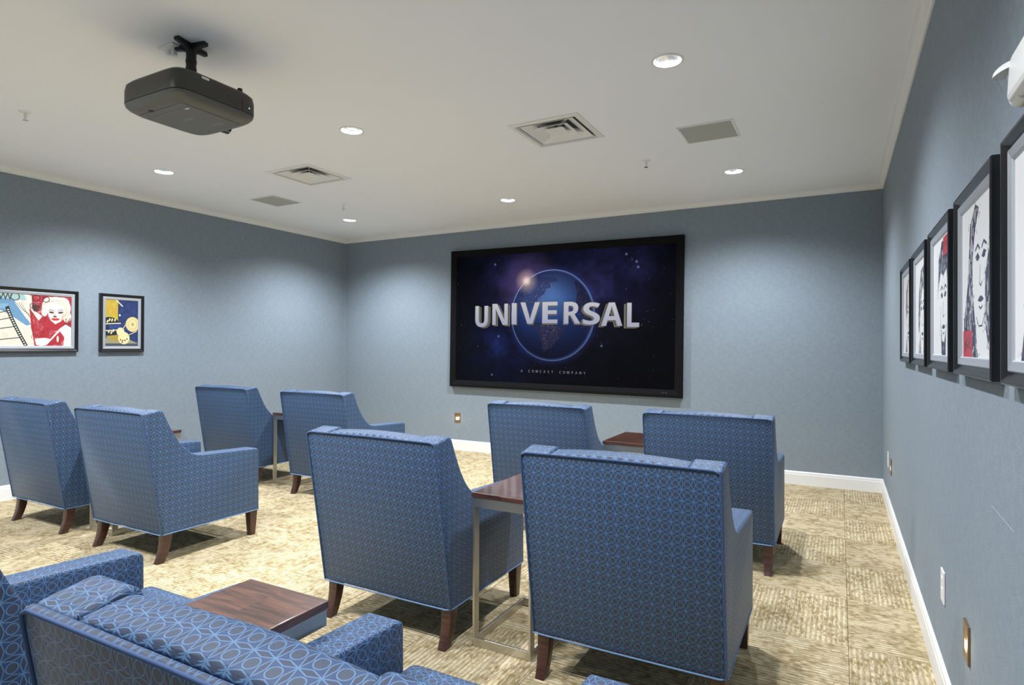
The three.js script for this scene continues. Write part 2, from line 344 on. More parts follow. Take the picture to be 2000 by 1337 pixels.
// ---------------------------------------------------------------- screen on the back wall
function loop(w, h, pr) {   // mitred picture frame: profile of [inset from outer edge, height off the wall]
  const P = [], c = (o, d) => [[-w / 2 + o, -h / 2 + o, d], [w / 2 - o, -h / 2 + o, d], [w / 2 - o, h / 2 - o, d], [-w / 2 + o, h / 2 - o, d]];
  for (let i = 0; i < pr.length - 1; i++) { const A = c(...pr[i]), B = c(...pr[i + 1]); for (let k = 0; k < 4; k++) { const j = (k + 1) % 4; P.push(...A[k], ...A[j], ...B[j], ...A[k], ...B[j], ...B[k]); } }
  const g = new THREE.BufferGeometry(); g.setAttribute('position', new THREE.Float32BufferAttribute(P, 3)); g.computeVertexNormals();
  return boxUV(g);
}
function printPlane(w, h, d, z) {   // a thin sheet with the print on its face
  const g = new THREE.BoxGeometry(w, h, d).translate(0, 0, z - d / 2); return g;
}
const screenArt = canvas(2048, 1152, (g, W, Hh) => {
  g.fillStyle = '#020308'; g.fillRect(0, 0, W, Hh);
  const neb = (x, y, r, c, a) => { const q = g.createRadialGradient(x, y, 0, x, y, r); q.addColorStop(0, `rgba(${c},${a})`); q.addColorStop(1, `rgba(${c},0)`); g.fillStyle = q; g.fillRect(0, 0, W, Hh); };
  neb(820, 420, 900, '18,24,66', 0.7); neb(1500, 240, 620, '38,36,86', 0.6); neb(420, 880, 520, '14,26,80', 0.5); neb(640, 300, 420, '62,50,110', 0.55); neb(1340, 330, 260, '70,66,130', 0.4); neb(430, 830, 160, '50,70,140', 0.35); neb(1750, 160, 160, '64,60,120', 0.35);
  const fog = noiseGrid(32), im = g.getImageData(0, 0, W, Hh), d = im.data;
  for (let y = 0, k = 0; y < Hh; y++) for (let x = 0; x < W; x++, k += 4) { const f = 0.55 + 0.9 * (fog(x / 120, y / 120) * 0.6 + fog(x / 40, y / 40) * 0.4); d[k] *= f; d[k + 1] *= f; d[k + 2] *= f; }
  g.putImageData(im, 0, 0);
  for (let i = 0; i < 420; i++) { const x = rnd() * W, y = rnd() * Hh, s = rnd(); g.fillStyle = `rgba(${150 + 90 * s},${160 + 80 * s},${215 + 40 * s},${0.15 + 0.5 * rnd()})`; g.beginPath(); g.arc(x, y, 0.8 + 2.0 * s * s * s, 0, 7); g.fill(); }
  for (const [x, y] of [[416, 86], [1646, 63], [1745, 173], [1732, 128], [459, 738], [1442, 813], [395, 1088]]) { neb(x, y, 16, '150,160,230', 0.75); }
  // globe
  const cx = 985, cy = 554, R = 394;
  neb(cx - 230, cy - 280, 330, '170,130,180', 0.4);
  let q = g.createRadialGradient(cx, cy, R * 0.93, cx, cy, R * 1.16); q.addColorStop(0, 'rgba(120,150,230,0.6)'); q.addColorStop(0.3, 'rgba(70,90,190,0.28)'); q.addColorStop(1, 'rgba(40,50,120,0)');
  g.fillStyle = q; g.beginPath(); g.arc(cx, cy, R * 1.16, 0, 7); g.fill();
  g.save(); g.beginPath(); g.arc(cx, cy, R, 0, 7); g.clip();
  q = g.createLinearGradient(0, cy - R, 0, cy + R); q.addColorStop(0, '#343f70'); q.addColorStop(0.3, '#34508a'); q.addColorStop(0.55, '#1d3268'); q.addColorStop(1, '#0c1226'); g.fillStyle = q; g.fillRect(cx - R, cy - R, 2 * R, 2 * R);
  neb(cx - 10, cy - 160, 260, '96,140,200', 0.55);
  const land = (pts, c) => { g.fillStyle = c; g.beginPath(); pts.forEach(([x, y], i) => (i ? g.lineTo(cx + x, cy + y) : g.moveTo(cx + x, cy + y))); g.closePath(); g.fill(); };
  const dots = (x0, y0, x1, y1, n, inside) => { for (let i = 0; i < n; i++) { const x = rr(x0, x1), y = rr(y0, y1); if (!inside(x, y)) continue; g.fillStyle = `rgba(255,${190 + 40 * rnd()},130,${0.25 + 0.6 * rnd()})`; g.beginPath(); g.arc(cx + x, cy + y, 0.8 + 2.2 * rnd() * rnd(), 0, 7); g.fill(); } };
  land([[-330, -150], [-260, -270], [-150, -340], [20, -330], [60, -300], [-20, -280], [-10, -240], [-60, -230], [-70, -190], [-130, -150], [-160, -90], [-215, -60], [-200, -10], [-150, 20], [-170, 40], [-250, -20], [-320, -60]], '#33406f');
  land([[-180, 60], [-60, 70], [60, 95], [118, 118], [110, 170], [60, 222], [-10, 270], [-40, 300], [-70, 320], [-95, 290], [-90, 230], [-118, 170], [-170, 100]], '#26294a');
  land([[205, -300], [300, -240], [372, -110], [392, 0], [372, 120], [330, 200], [318, 150], [345, 60], [280, 10], [225, -90], [235, -190]], '#2a2c50');
  dots(-320, -300, 0, -40, 420, (x, y) => x + y < -190 && y < -90);
  dots(-120, 70, 118, 300, 520, (x, y) => x > -105 + (y - 70) * 0.05 && x < 115 - Math.max(0, y - 130) * 0.75 && y > 80 + Math.max(0, x) * 0.3);
  dots(215, -290, 380, 190, 380, (x, y) => x * x + y * y < R * R && x > 232 + Math.max(0, y) * 0.5);
  q = g.createRadialGradient(cx - 90, cy - 60, R * 0.5, cx, cy, R); q.addColorStop(0, 'rgba(5,8,30,0)'); q.addColorStop(0.9, 'rgba(6,9,32,0.45)'); q.addColorStop(1, 'rgba(130,165,235,0.5)'); g.fillStyle = q; g.fillRect(cx - R, cy - R, 2 * R, 2 * R);
  g.restore();
  g.lineWidth = 4; q = g.createLinearGradient(cx - R, cy - R, cx + R, cy + R); q.addColorStop(0, 'rgba(235,225,235,0.9)'); q.addColorStop(0.5, 'rgba(110,135,185,0.5)'); q.addColorStop(1, 'rgba(130,155,200,0.55)'); g.strokeStyle = q; g.beginPath(); g.arc(cx, cy, R, 0, 7); g.stroke();
  neb(cx - 248, cy - 305, 120, '255,215,190', 0.8); neb(cx - 248, cy - 305, 46, '255,240,225', 0.9);
  // lettering on a gentle arc with chrome sides: left, right, top and foot of each letter
  g.textAlign = 'left'; g.textBaseline = 'alphabetic';
  [['U', 208, 348, 456, 652], ['N', 389, 555, 444, 636], ['I', 592, 641, 441, 631], ['V', 680, 876, 436, 626], ['E', 891, 1045, 436, 624], ['R', 1096, 1256, 440, 628], ['S', 1270, 1426, 444, 634], ['A', 1437, 1620, 455, 647], ['L', 1655, 1762, 460, 657]].forEach(([ch, x0, x1, y0, y1], i) => {
    const t = (i - 4) / 4; g.font = 'bold 260px sans-serif';
    if (ch === 'I') { for (let k = 14; k > 0; k--) { const sh = Math.round(46 + 84 * Math.abs(Math.sin(k / 14 * 4.4 + i))); g.fillStyle = `rgb(${sh},${sh - 2},${Math.round(sh * 0.84)})`; g.fillRect(x0 + 10 * k / 14, y0 + 8 * k / 14, x1 - x0, y1 - y0); } const f = g.createLinearGradient(0, y0, 0, y1); f.addColorStop(0, '#c6c6cc'); f.addColorStop(1, '#a8aac2'); g.fillStyle = f; g.fillRect(x0, y0, x1 - x0, y1 - y0); return; }
    const m = g.measureText(ch), a = m.actualBoundingBoxLeft, sx = (x1 - x0) / (m.actualBoundingBoxRight + a), sy = (y1 - y0) / (m.actualBoundingBoxAscent + Math.max(0, m.actualBoundingBoxDescent));
    g.save(); g.translate(x0, y1); g.scale(sx, sy); const put = (f, x, y) => g[f](ch, a + x, y);
    const n = 14;
    for (let k = n; k > 0; k--) { const q = k / n, sh = Math.round(46 + 84 * Math.abs(Math.sin(q * 4.4 + i))); g.fillStyle = `rgb(${sh},${sh - 2},${Math.round(sh * 0.84)})`; put('fillText', -t * 30 * q, 11 * q); }
    g.lineWidth = 6; g.strokeStyle = '#57564c'; put('strokeText', 0, 0);
    const f = g.createLinearGradient(0, -190, 0, 0); f.addColorStop(0, '#c6c6cc'); f.addColorStop(1, '#a8aac2'); g.fillStyle = f; put('fillText', 0, 0);
    g.restore();
  });
  g.textAlign = 'center';
  g.font = '14px sans-serif'; g.fillStyle = '#8c8c98'; g.fillText('®', 1780, 646);
  g.font = '30px sans-serif'; g.fillStyle = '#9a9aa6';
  [...'A COMCAST COMPANY'].forEach((ch, i) => g.fillText(ch, 700 + i * 37.2, 1054));
});
{
  const t = thing('projection_screen', 'large black framed screen on the back wall showing a globe with lettering', 'screen', [-2.796, 1.593, ZB + 0.0005], 0);
  t.rotation.z = -0.0094;
  mesh('frame', loop(2.818, 1.652, [[0, 0], [0, 0.044], [0.004, 0.05], [0.03, 0.05], [0.076, 0.036], [0.08, 0.03], [0.08, 0.02]]), M.velvet, t);
  const st = tex(screenArt); st.wrapS = st.wrapT = THREE.ClampToEdgeWrapping;
  const face = phy({ color: 0x020203, roughness: 0.9, specularIntensity: 0.15, emissive: 0xffffff, emissiveMap: st, emissiveIntensity: 0.92 });
  const edge = M.velvet;
  const sm = mesh('picture', printPlane(2.662, 1.496, 0.006, 0.03), [edge, edge, edge, edge, face, edge], t);
  mesh('maker_badge', merge([box(0.018, 0.026, 0.002, 1.215, -0.788, 0.0445), box(0.018, 0.026, 0.002, 1.245, -0.788, 0.0445)]), std({ color: 0x4a4a4c, roughness: 0.5 }), t);
}

// ---------------------------------------------------------------- framed pictures
const framePr = [[0, 0], [0, 0.025], [0.003, 0.028], [0.008, 0.028], [0.014, 0.0235], [0.02, 0.0185], [0.026, 0.016], [0.03, 0.0155], [0.03, 0.008]];
const linerPr = [[0.028, 0.008], [0.028, 0.019], [0.031, 0.021], [0.05, 0.018], [0.053, 0.015], [0.053, 0.008]];
function picture(label, pos, turn, w, h, art, group) {
  const t = thing('framed_picture', label, 'picture', pos, turn, group);
  mesh('frame', loop(w, h, framePr), M.blackFrame, t); mesh('liner', loop(w, h, linerPr), M.silver, t);
  const at = tex(art); at.wrapS = at.wrapT = THREE.ClampToEdgeWrapping;
  const face = phy({ map: at, roughness: 0.5, clearcoat: 0.3, clearcoatRoughness: 0.1 });
  mesh('print', printPlane(w - 0.104, h - 0.104, 0.004, 0.0125), [M.white, M.white, M.white, M.white, face, M.white], t);
}
// speckled ink blotch inside a polygon
function ink(g, pts, col, n, s) {
  g.save(); g.beginPath(); pts.forEach(([x, y], i) => (i ? g.lineTo(x, y) : g.moveTo(x, y))); g.closePath(); g.fillStyle = col; g.fill(); g.clip();
  g.restore(); g.fillStyle = col; for (const [x, y] of pts) for (let i = 0; i < 14; i++) { const q = rr(2, 34), t = rnd() * 6.283; g.fillRect(x + q * Math.cos(t), y + q * Math.sin(t), rr(1, 6), rr(1, 11)); }
  g.save(); g.beginPath(); pts.forEach(([x, y], i) => (i ? g.lineTo(x, y) : g.moveTo(x, y))); g.closePath(); g.clip();
  let x0 = 1e9, x1 = -1e9, y0 = 1e9, y1 = -1e9; for (const [x, y] of pts) { x0 = Math.min(x0, x); x1 = Math.max(x1, x); y0 = Math.min(y0, y); y1 = Math.max(y1, y); }
  for (let i = 0; i < n; i++) { const x = rr(x0, x1), y = rr(y0, y1); g.fillStyle = rnd() < 0.6 ? 'rgba(240,236,232,0.85)' : 'rgba(150,110,90,0.5)'; g.save(); g.translate(x, y); g.rotate(rr(-0.5, 0.5)); g.fillRect(-s * rnd(), -s * 3 * rnd(), s * (0.4 + rnd()), s * (1 + 5 * rnd())); g.restore(); }
  g.restore();
}
function face(kind) {
  return canvas(512, 512, (g, W) => {
    g.fillStyle = '#f3f2f0'; g.fillRect(0, 0, W, W);
    const nv = '#2b2f4e', S = (pts, lw = 6, c = nv) => { g.strokeStyle = c; g.lineWidth = lw; g.lineCap = 'round'; g.beginPath(); pts.forEach(([x, y], i) => (i ? g.lineTo(x, y) : g.moveTo(x, y))); g.stroke(); };
    const features = (cx, ey, w) => {
      for (const s of [-1, 1]) { S([[cx + s * w * 0.9, ey - 28], [cx + s * w * 0.5, ey - 42], [cx + s * w * 0.18, ey - 26]], 9); g.fillStyle = nv; g.beginPath(); g.ellipse(cx + s * w * 0.5, ey, w * 0.26, 10, 0, 0, 7); g.fill(); S([[cx + s * w * 0.86, ey - 4], [cx + s * w * 0.5, ey - 14], [cx + s * w * 0.2, ey + 2]], 5); }
      S([[cx - 6, ey + 30], [cx - 18, ey + 84], [cx + 4, ey + 94], [cx + 22, ey + 82]], 6);
      g.fillStyle = nv; g.beginPath(); g.moveTo(cx - 46, ey + 138); g.quadraticCurveTo(cx, ey + 112, cx + 46, ey + 138); g.quadraticCurveTo(cx, ey + 150, cx - 46, ey + 138); g.fill(); S([[cx - 26, ey + 158], [cx, ey + 166], [cx + 26, ey + 158]], 6);
    };
    const block = (x, y, w, h) => { g.fillStyle = '#c03040'; g.fillRect(x, y, w, h); for (let i = 0; i < 9; i++) { S([[x + rr(6, w - 6), y + rr(4, h / 2)], [x + rr(6, w - 6), y + rr(h / 2, h - 6)]], 4, '#5a2338'); } };
    if (kind === 0) { ink(g, [[60, 512], [110, 380], [150, 330], [200, 420], [240, 512]], nv, 60, 9); ink(g, [[120, 60], [260, 10], [420, 40], [470, 200], [440, 330], [400, 260], [390, 150], [250, 110], [190, 180], [170, 330], [120, 260]], nv, 190, 8); features(300, 230, 100); ink(g, [[330, 512], [380, 420], [470, 380], [512, 420], [512, 512]], nv, 60, 8); }
    if (kind === 1) { ink(g, [[150, 70], [240, 10], [300, 30], [240, 90], [190, 190], [200, 300], [250, 420], [280, 512], [20, 512], [40, 380], [110, 260]], nv, 260, 8); ink(g, [[400, 250], [450, 180], [490, 300], [500, 420], [440, 470], [390, 400]], nv, 70, 8); features(330, 190, 95); S([[260, 380], [300, 410], [350, 410], [400, 370]], 5); block(20, 420, 170, 92); }
    if (kind === 2) { ink(g, [[150, 230], [170, 90], [260, 20], [400, 30], [470, 110], [490, 280], [450, 390], [430, 250], [400, 150], [300, 170], [220, 150]], nv, 220, 8); block(300, 8, 200, 78); features(310, 255, 92); ink(g, [[230, 400], [270, 452], [330, 458], [380, 400], [370, 512], [260, 512]], nv, 20, 7); S([[225, 300], [230, 380], [260, 440]], 5); }
    if (kind === 3) { ink(g, [[140, 300], [170, 160], [260, 60], [380, 40], [460, 130], [470, 260], [400, 180], [330, 150], [260, 200], [220, 290], [200, 400], [150, 380]], '#3d3f55', 320, 8); features(320, 270, 88); ink(g, [[170, 470], [230, 410], [260, 512], [150, 512]], '#4a4450', 40, 8); ink(g, [[380, 430], [440, 460], [450, 512], [360, 512]], '#4a4450', 40, 8); }
    if (kind === 4) { ink(g, [[180, 110], [240, 30], [290, 90], [270, 180], [230, 260], [170, 300], [150, 210]], '#6b3a3c', 120, 8); ink(g, [[300, 40], [400, 60], [420, 160], [360, 120]], '#6b4a45', 50, 7); features(310, 250, 84); ink(g, [[130, 512], [220, 400], [260, 512]], '#4f4c50', 40, 8); ink(g, [[390, 360], [440, 420], [430, 512], [380, 512]], '#4f4c50', 40, 8); S([[230, 330], [260, 410], [320, 440], [390, 390]], 5); }
  });
}
const wallX = XR - 0.0005;
['ink portrait in black frame nearest the camera, cut off by the right picture edge', 'ink portrait with red block at its lower left, second frame from the right edge', 'ink portrait with red block at its top, middle of the right wall row', 'curly haired ink portrait, second frame from the far end of the right wall row', 'brownish ink portrait, farthest and narrowest looking frame on the right wall'].forEach((label, i) =>
  picture(label, [wallX, 1.461, [-1.415, -2.037, -2.665, -3.295, -3.915][i]], -Math.PI / 2, 0.522, 0.53, face(i), 'portraits on the right wall'));
const artWoman = canvas(900, 512, (g, W, Hh) => {
  g.fillStyle = '#ece3cf'; g.fillRect(0, 0, W, Hh);
  for (let i = 0; i < 500; i++) { g.fillStyle = `rgba(${150 + 60 * rnd()},${130 + 60 * rnd()},${100 + 50 * rnd()},0.05)`; g.fillRect(rnd() * W, rnd() * Hh, 60 * rnd(), 60 * rnd()); }
  const poly = (c, pts) => { g.fillStyle = c; g.beginPath(); pts.forEach(([x, y], i) => (i ? g.lineTo(x, y) : g.moveTo(x, y))); g.closePath(); g.fill(); };
  poly('#a9c6c0', [[120, 0], [540, 0], [520, 60], [120, 80]]); poly('#6e98b8', [[200, 40], [420, 60], [560, 300], [520, 310], [420, 230], [330, 170], [200, 160]]); poly('#8ab0c8', [[240, 110], [380, 100], [360, 150], [260, 150]]);
  poly('#ece3cf', [[430, 90], [560, 120], [560, 270], [520, 240]]);
  poly('#b02a34', [[545, 0], [900, 0], [900, 512], [590, 512], [560, 330], [548, 180]]);
  for (let i = 0; i < 260; i++) { g.fillStyle = rnd() < 0.5 ? 'rgba(235,215,205,0.20)' : 'rgba(120,20,30,0.22)'; g.fillRect(rr(548, 890), rr(0, 500), rr(4, 40), rr(3, 50)); }
  poly('#ece3cf', [[500, 0], [560, 10], [570, 150], [650, 210], [620, 260], [560, 160]]);
  // hair, face, lips
  const blob = (c, x, y, a, b, t = 0) => { g.fillStyle = c; g.beginPath(); g.ellipse(x, y, a, b, t, 0, 7); g.fill(); };
  for (const [x, y, a, b] of [[770, 70, 92, 62], [842, 120, 52, 84], [862, 210, 36, 62], [692, 110, 46, 66], [668, 168, 26, 44], [820, 60, 60, 50], [720, 60, 60, 46]]) blob('#f1e7cf', x, y, a, b);
  for (let i = 0; i < 60; i++) { const a = rr(-2.9, 0.9), q = rr(78, 118); g.strokeStyle = i % 3 ? 'rgba(206,184,140,0.8)' : 'rgba(150,110,80,0.55)'; g.lineWidth = rr(2, 5); g.beginPath(); g.arc(765, 150, q, a, a + rr(0.15, 0.5)); g.stroke(); }
  poly('#f6e8d6', [[696, 150], [716, 112], [760, 98], [808, 112], [836, 160], [838, 208], [812, 256], [760, 290], [722, 252], [700, 204]]);
  poly('#b02a34', [[690, 205], [716, 256], [758, 292], [806, 268], [846, 300], [760, 360], [690, 330]]);
  for (let i = 0; i < 16; i++) { g.strokeStyle = 'rgba(120,40,40,0.6)'; g.lineWidth = 4; g.beginPath(); g.moveTo(rr(845, 895), rr(215, 265)); g.lineTo(rr(840, 898), rr(265, 300)); g.stroke(); }
  g.strokeStyle = '#3d2420'; g.lineWidth = 5; g.beginPath(); g.moveTo(704, 152); g.quadraticCurveTo(725, 132, 748, 156); g.stroke(); g.beginPath(); g.moveTo(780, 150); g.quadraticCurveTo(802, 130, 828, 146); g.stroke();
  blob('#7c5f58', 727, 166, 22, 8, 0.1); blob('#7c5f58', 806, 164, 24, 8, -0.1); blob('#2d1a18', 727, 174, 20, 5, 0.15); blob('#2d1a18', 806, 172, 22, 5, -0.15); blob('#5b2f2a', 757, 212, 17, 8); poly('rgba(190,120,100,0.5)', [[752, 165], [744, 208], [764, 204]]); poly('rgba(200,140,110,0.55)', [[812, 200], [838, 180], [836, 215], [806, 262]]);
  g.fillStyle = '#cf2b26'; g.beginPath(); g.moveTo(722, 238); g.quadraticCurveTo(742, 220, 760, 230); g.quadraticCurveTo(780, 220, 800, 238); g.quadraticCurveTo(762, 268, 722, 238); g.fill();
  poly('#f4eee0', [[850, 290], [900, 320], [900, 512], [830, 512], [840, 420], [800, 360], [690, 500], [640, 512], [600, 500], [590, 440], [660, 430], [720, 440], [800, 330]]);
  poly('#b02a34', [[800, 372], [832, 430], [800, 500], [730, 500]]); g.fillStyle = '#f0d9c8'; g.beginPath(); g.ellipse(782, 440, 10, 34, 0, 0, 7); g.fill();
  // scribbled camera and lettering loops
  g.strokeStyle = '#262a28'; g.lineWidth = 7;
  for (const [x, y, r] of [[430, 30, 34], [600, 34, 30], [680, 40, 28]]) { g.beginPath(); g.arc(x, y, r, 0, 7); g.stroke(); }
  for (let i = 0; i < 7; i++) { g.beginPath(); g.moveTo(170 + i * 34, 0); g.lineTo(186 + i * 34, 58); g.lineTo(202 + i * 34, 4); g.stroke(); }
  g.lineWidth = 3; for (let i = 0; i < 40; i++) { g.beginPath(); g.arc(600 + rr(-40, 40), 130 + rr(-30, 30), rr(6, 34), rnd() * 6, rnd() * 6 + 3); g.stroke(); }
  g.fillStyle = '#2c302c'; g.beginPath(); g.ellipse(190, 130, 76, 44, 0.1, 0, 7); g.fill();
  for (const k of [0, 1, 2]) { g.lineWidth = 3; g.beginPath(); g.moveTo(440 + k * 20, 90); g.quadraticCurveTo(480 + k * 16, 160, 550, 200 + k * 16); g.stroke(); }
  // film strip
  const edgeL = (t) => [240 + 60 * t * t - 30 * t, 160 + 352 * t], edgeR = (t) => [370 + 150 * Math.pow(t, 1.2), 130 + 382 * t];
  for (const f of [edgeL, edgeR]) { g.strokeStyle = '#1f2320'; g.lineWidth = 30; g.beginPath(); for (let t = 0; t <= 1.001; t += 0.05) { const [x, y] = f(t); t ? g.lineTo(x, y) : g.moveTo(x, y); } g.stroke(); g.fillStyle = '#e9e4d4'; for (let t = 0.08; t < 1; t += 0.055) { const [x, y] = f(t); g.fillRect(x - 7, y - 6, 14, 12); } }
  g.strokeStyle = '#1f2320'; g.lineWidth = 7; for (const t of [0.12, 0.3, 0.52, 0.8]) { g.beginPath(); g.moveTo(...edgeL(t + 0.05)); g.lineTo(...edgeR(t - 0.02)); g.stroke(); }
});
picture('wide film strip and blonde woman picture cut off by the left picture edge', [XL + 0.0005, 1.475, -2.45], Math.PI / 2, 0.90, 0.535, artWoman, 'pictures on the left wall');
const artReel = canvas(384, 512, (g, W, Hh) => {
  g.fillStyle = '#1d2c55'; g.fillRect(0, 0, W, Hh);
  for (let i = 0; i < 700; i++) { const v = rnd(); g.fillStyle = `rgba(${20 + 60 * v},${40 + 60 * v},${80 + 90 * v},0.16)`; g.fillRect(rnd() * W, rnd() * Hh, 60 * rnd(), 50 * rnd()); }
  g.fillStyle = '#b59a35'; g.fillRect(0, 0, 150, 240); for (let i = 0; i < 160; i++) { g.fillStyle = `rgba(${150 + 80 * rnd()},${120 + 80 * rnd()},${30 + 60 * rnd()},0.3)`; g.fillRect(rnd() * 140, rnd() * 230, 20 * rnd(), 60 * rnd()); }
  g.fillStyle = '#202838'; g.fillRect(145, 10, 12, 210);
  g.fillStyle = '#1a2230'; g.beginPath(); g.ellipse(60, 245, 95, 52, 0.1, 0, 7); g.fill(); g.beginPath(); g.ellipse(60, 350, 85, 55, -0.1, 0, 7); g.fill();
  g.fillStyle = '#dfd38a'; for (const [x, y] of [[25, 240], [48, 222], [76, 224], [110, 222], [40, 350], [68, 362], [92, 340]]) { g.beginPath(); g.ellipse(x, y, 9, 18, 0.3, 0, 7); g.fill(); }
  g.fillStyle = '#c9c6b0'; g.save(); g.rotate(-0.07); g.fillRect(-20, 262, 180, 12); g.fillRect(-20, 335, 180, 12); g.restore(); g.fillStyle = '#2b3f7a'; g.save(); g.rotate(-0.07); g.fillRect(20, 282, 130, 46); g.restore();
  g.fillStyle = '#98916e'; g.beginPath(); g.moveTo(0, 420); g.lineTo(150, 380); g.lineTo(384, 480); g.lineTo(384, 512); g.lineTo(0, 512); g.fill(); g.fillStyle = '#4b5058'; g.fillRect(0, 480, 384, 32);
  g.fillStyle = '#a98f3c'; g.beginPath(); g.moveTo(0, 400); g.lineTo(190, 380); g.lineTo(200, 460); g.lineTo(120, 460); g.fill();
  g.fillStyle = '#e6d6a0'; g.beginPath(); g.arc(215, 420, 68, 0, 7); g.fill(); g.beginPath(); g.arc(175, 350, 46, 0, 7); g.fill();
  g.strokeStyle = '#c5b98c'; g.lineWidth = 10; g.beginPath(); g.moveTo(195, 330); g.lineTo(270, 220); g.stroke(); g.beginPath(); g.moveTo(250, 395); g.lineTo(370, 340); g.stroke();
  g.fillStyle = '#e2cf96'; g.beginPath(); g.arc(318, 265, 84, 0, 7); g.fill(); g.strokeStyle = '#b79a58'; g.lineWidth = 5; for (const r of [20, 55, 78]) { g.beginPath(); g.arc(318, 265, r, 0, 7); g.stroke(); }
  g.fillStyle = '#3b3320'; for (const [x, y] of [[318, 265], [175, 440], [200, 448], [228, 446], [252, 430], [196, 466]]) { g.beginPath(); g.arc(x, y, 8, 0, 7); g.fill(); }
  g.strokeStyle = '#e3d6b0'; g.lineWidth = 12; g.beginPath(); g.moveTo(120, 0); g.lineTo(200, 70); g.stroke(); g.fillStyle = '#dfe3ea'; g.beginPath(); g.arc(165, 168, 11, 0, 7); g.fill();
});
picture('small upright picture of yellow and blue film machinery on the left wall', [XL + 0.0005, 1.475, -3.278], Math.PI / 2, 0.40, 0.54, artReel, 'pictures on the left wall');

// ---------------------------------------------------------------- ceiling fittings
const lathe = (pts, n = 40) => new THREE.LatheGeometry(pts.map(([r, y]) => new THREE.Vector2(r, y)), n);
const canGeo = {
  trim: lathe([[0.066, 0.012], [0.066, -0.002], [0.070, -0.005], [0.077, -0.005], [0.080, -0.001], [0.080, 0]]),
  refl: lathe([[0.046, 0.075], [0.052, 0.05], [0.060, 0.02], [0.0665, 0.001]]),
  lens: lathe([[0, 0.074], [0.047, 0.074]], 32),
};
const downLabel = ['recessed downlight near the left end of the far row, above the room corner', 'recessed downlight in the middle of the far row, above the screen', 'recessed downlight at the right of the far row, near the right wall', 'recessed downlight below left of the projector', 'recessed downlight right of the projector, beside the left diffuser', 'largest recessed downlight, at upper right of the ceiling', 'recessed downlight above the camera side, left, out of the picture', 'recessed downlight above the camera side, middle, out of the picture', 'recessed downlight above the camera side, right, out of the picture'];
LIGHTS.forEach(([x, z], i) => {
  const t = thing('downlight', downLabel[i], 'ceiling light', [x, H, z], 0, 'recessed ceiling downlights');
  mesh('trim_ring', canGeo.trim, M.white, t); mesh('reflector', canGeo.refl, M.chrome, t); mesh('light_lens', canGeo.lens, M.lampGlow, t);
});
const frustum = (r0, y0, r1, y1) => { const P = [], c = (r, y) => [[-r, y, -r], [r, y, -r], [r, y, r], [-r, y, r]], A = c(r0, y0), B = c(r1, y1);
  for (let k = 0; k < 4; k++) { const j = (k + 1) % 4; P.push(...A[k], ...B[j], ...A[j], ...A[k], ...B[k], ...B[j]); }
  const g = new THREE.BufferGeometry(); g.setAttribute('position', new THREE.Float32BufferAttribute(P, 3)); g.computeVertexNormals(); return boxUV(g); };
VENTS.forEach(([x, z, label]) => {
  const t = thing('air_diffuser', label, 'air vent', [x, H, z], 0, 'square ceiling air diffusers');
  mesh('flange', merge([frustum(0.247, 0, 0.247, -0.004), frustum(0.247, -0.004, 0.212, -0.009), frustum(0.212, -0.009, 0.203, 0.012)]), M.vent, t);
  mesh('louvre', merge([frustum(0.190, -0.004, 0.122, 0.030), frustum(0.187, -0.005, 0.119, 0.029), frustum(0.190, -0.004, 0.187, -0.005)]), M.vent, t);
  mesh('louvre', merge([frustum(0.122, -0.004, 0.066, 0.026), frustum(0.119, -0.005, 0.063, 0.025), frustum(0.122, -0.004, 0.119, -0.005)]), M.vent, t);
  mesh('centre_plate', rbox(0.128, 0.006, 0.128, 0.002, 0, 0, 0), M.vent, t);
  for (const a of [0, 1, 2, 3]) { const s = box(0.004, 0.018, 0.18, 0, 0.026, 0.11); mesh('strut', s, M.vent, t).rotation.y = a * Math.PI / 2 + Math.PI / 4; }
  mesh('duct_box', merge([box(0.42, 0.004, 0.42, 0, 0.16, 0), frustum(0.2045, 0.004, 0.2045, 0.16)]), M.duct, t);
});
[[-0.774, -4.198, 'square grey ceiling speaker grille near the right wall'], [-4.972, -4.198, 'square grey ceiling speaker grille far left below the diffuser']].forEach(([x, z, label]) => {
  const t = thing('ceiling_speaker', label, 'speaker', [x, H, z], 0, 'square ceiling speakers');
  const ring = new THREE.Shape([[-0.176, -0.176], [0.176, -0.176], [0.176, 0.176], [-0.176, 0.176]].map((q) => new THREE.Vector2(...q)));
  const hole = new THREE.Path([[-0.164, -0.164], [-0.164, 0.164], [0.164, 0.164], [0.164, -0.164]].map((q) => new THREE.Vector2(...q))); ring.holes.push(hole);
  mesh('bezel', boxUV(new THREE.ExtrudeGeometry(ring, { depth: 0.006, bevelEnabled: false }).rotateX(Math.PI / 2)), M.white, t);
  mesh('grille', rbox(0.327, 0.004, 0.327, 0.0015, 0, -0.003, 0), M.grille, t);
});
[[-4.456, -1.863, 'fire sprinkler head left of the projector'], [-1.322, -4.62, 'fire sprinkler head right of middle, past the larger diffuser'], [-4.461, -4.614, 'fire sprinkler head near the far left corner']].forEach(([x, z, label]) => {
  const t = thing('sprinkler', label, 'sprinkler', [x, H, z], 0, 'ceiling sprinklers');
  mesh('escutcheon', lathe([[0, -0.008], [0.02, -0.008], [0.032, -0.004], [0.036, 0]]), M.white, t);
  mesh('stem', merge([cyl(0.007, 0.009, 0.024, 0, -0.018, 0, 12), cyl(0.002, 0.002, 0.024, 0.008, -0.036, 0, 8), cyl(0.002, 0.002, 0.024, -0.008, -0.036, 0, 8), cyl(0.004, 0.004, 0.008, 0, -0.048, 0, 8)]), M.white, t);
  mesh('deflector', cyl(0.015, 0.015, 0.002, 0, -0.053, 0, 16), M.chrome, t);
});

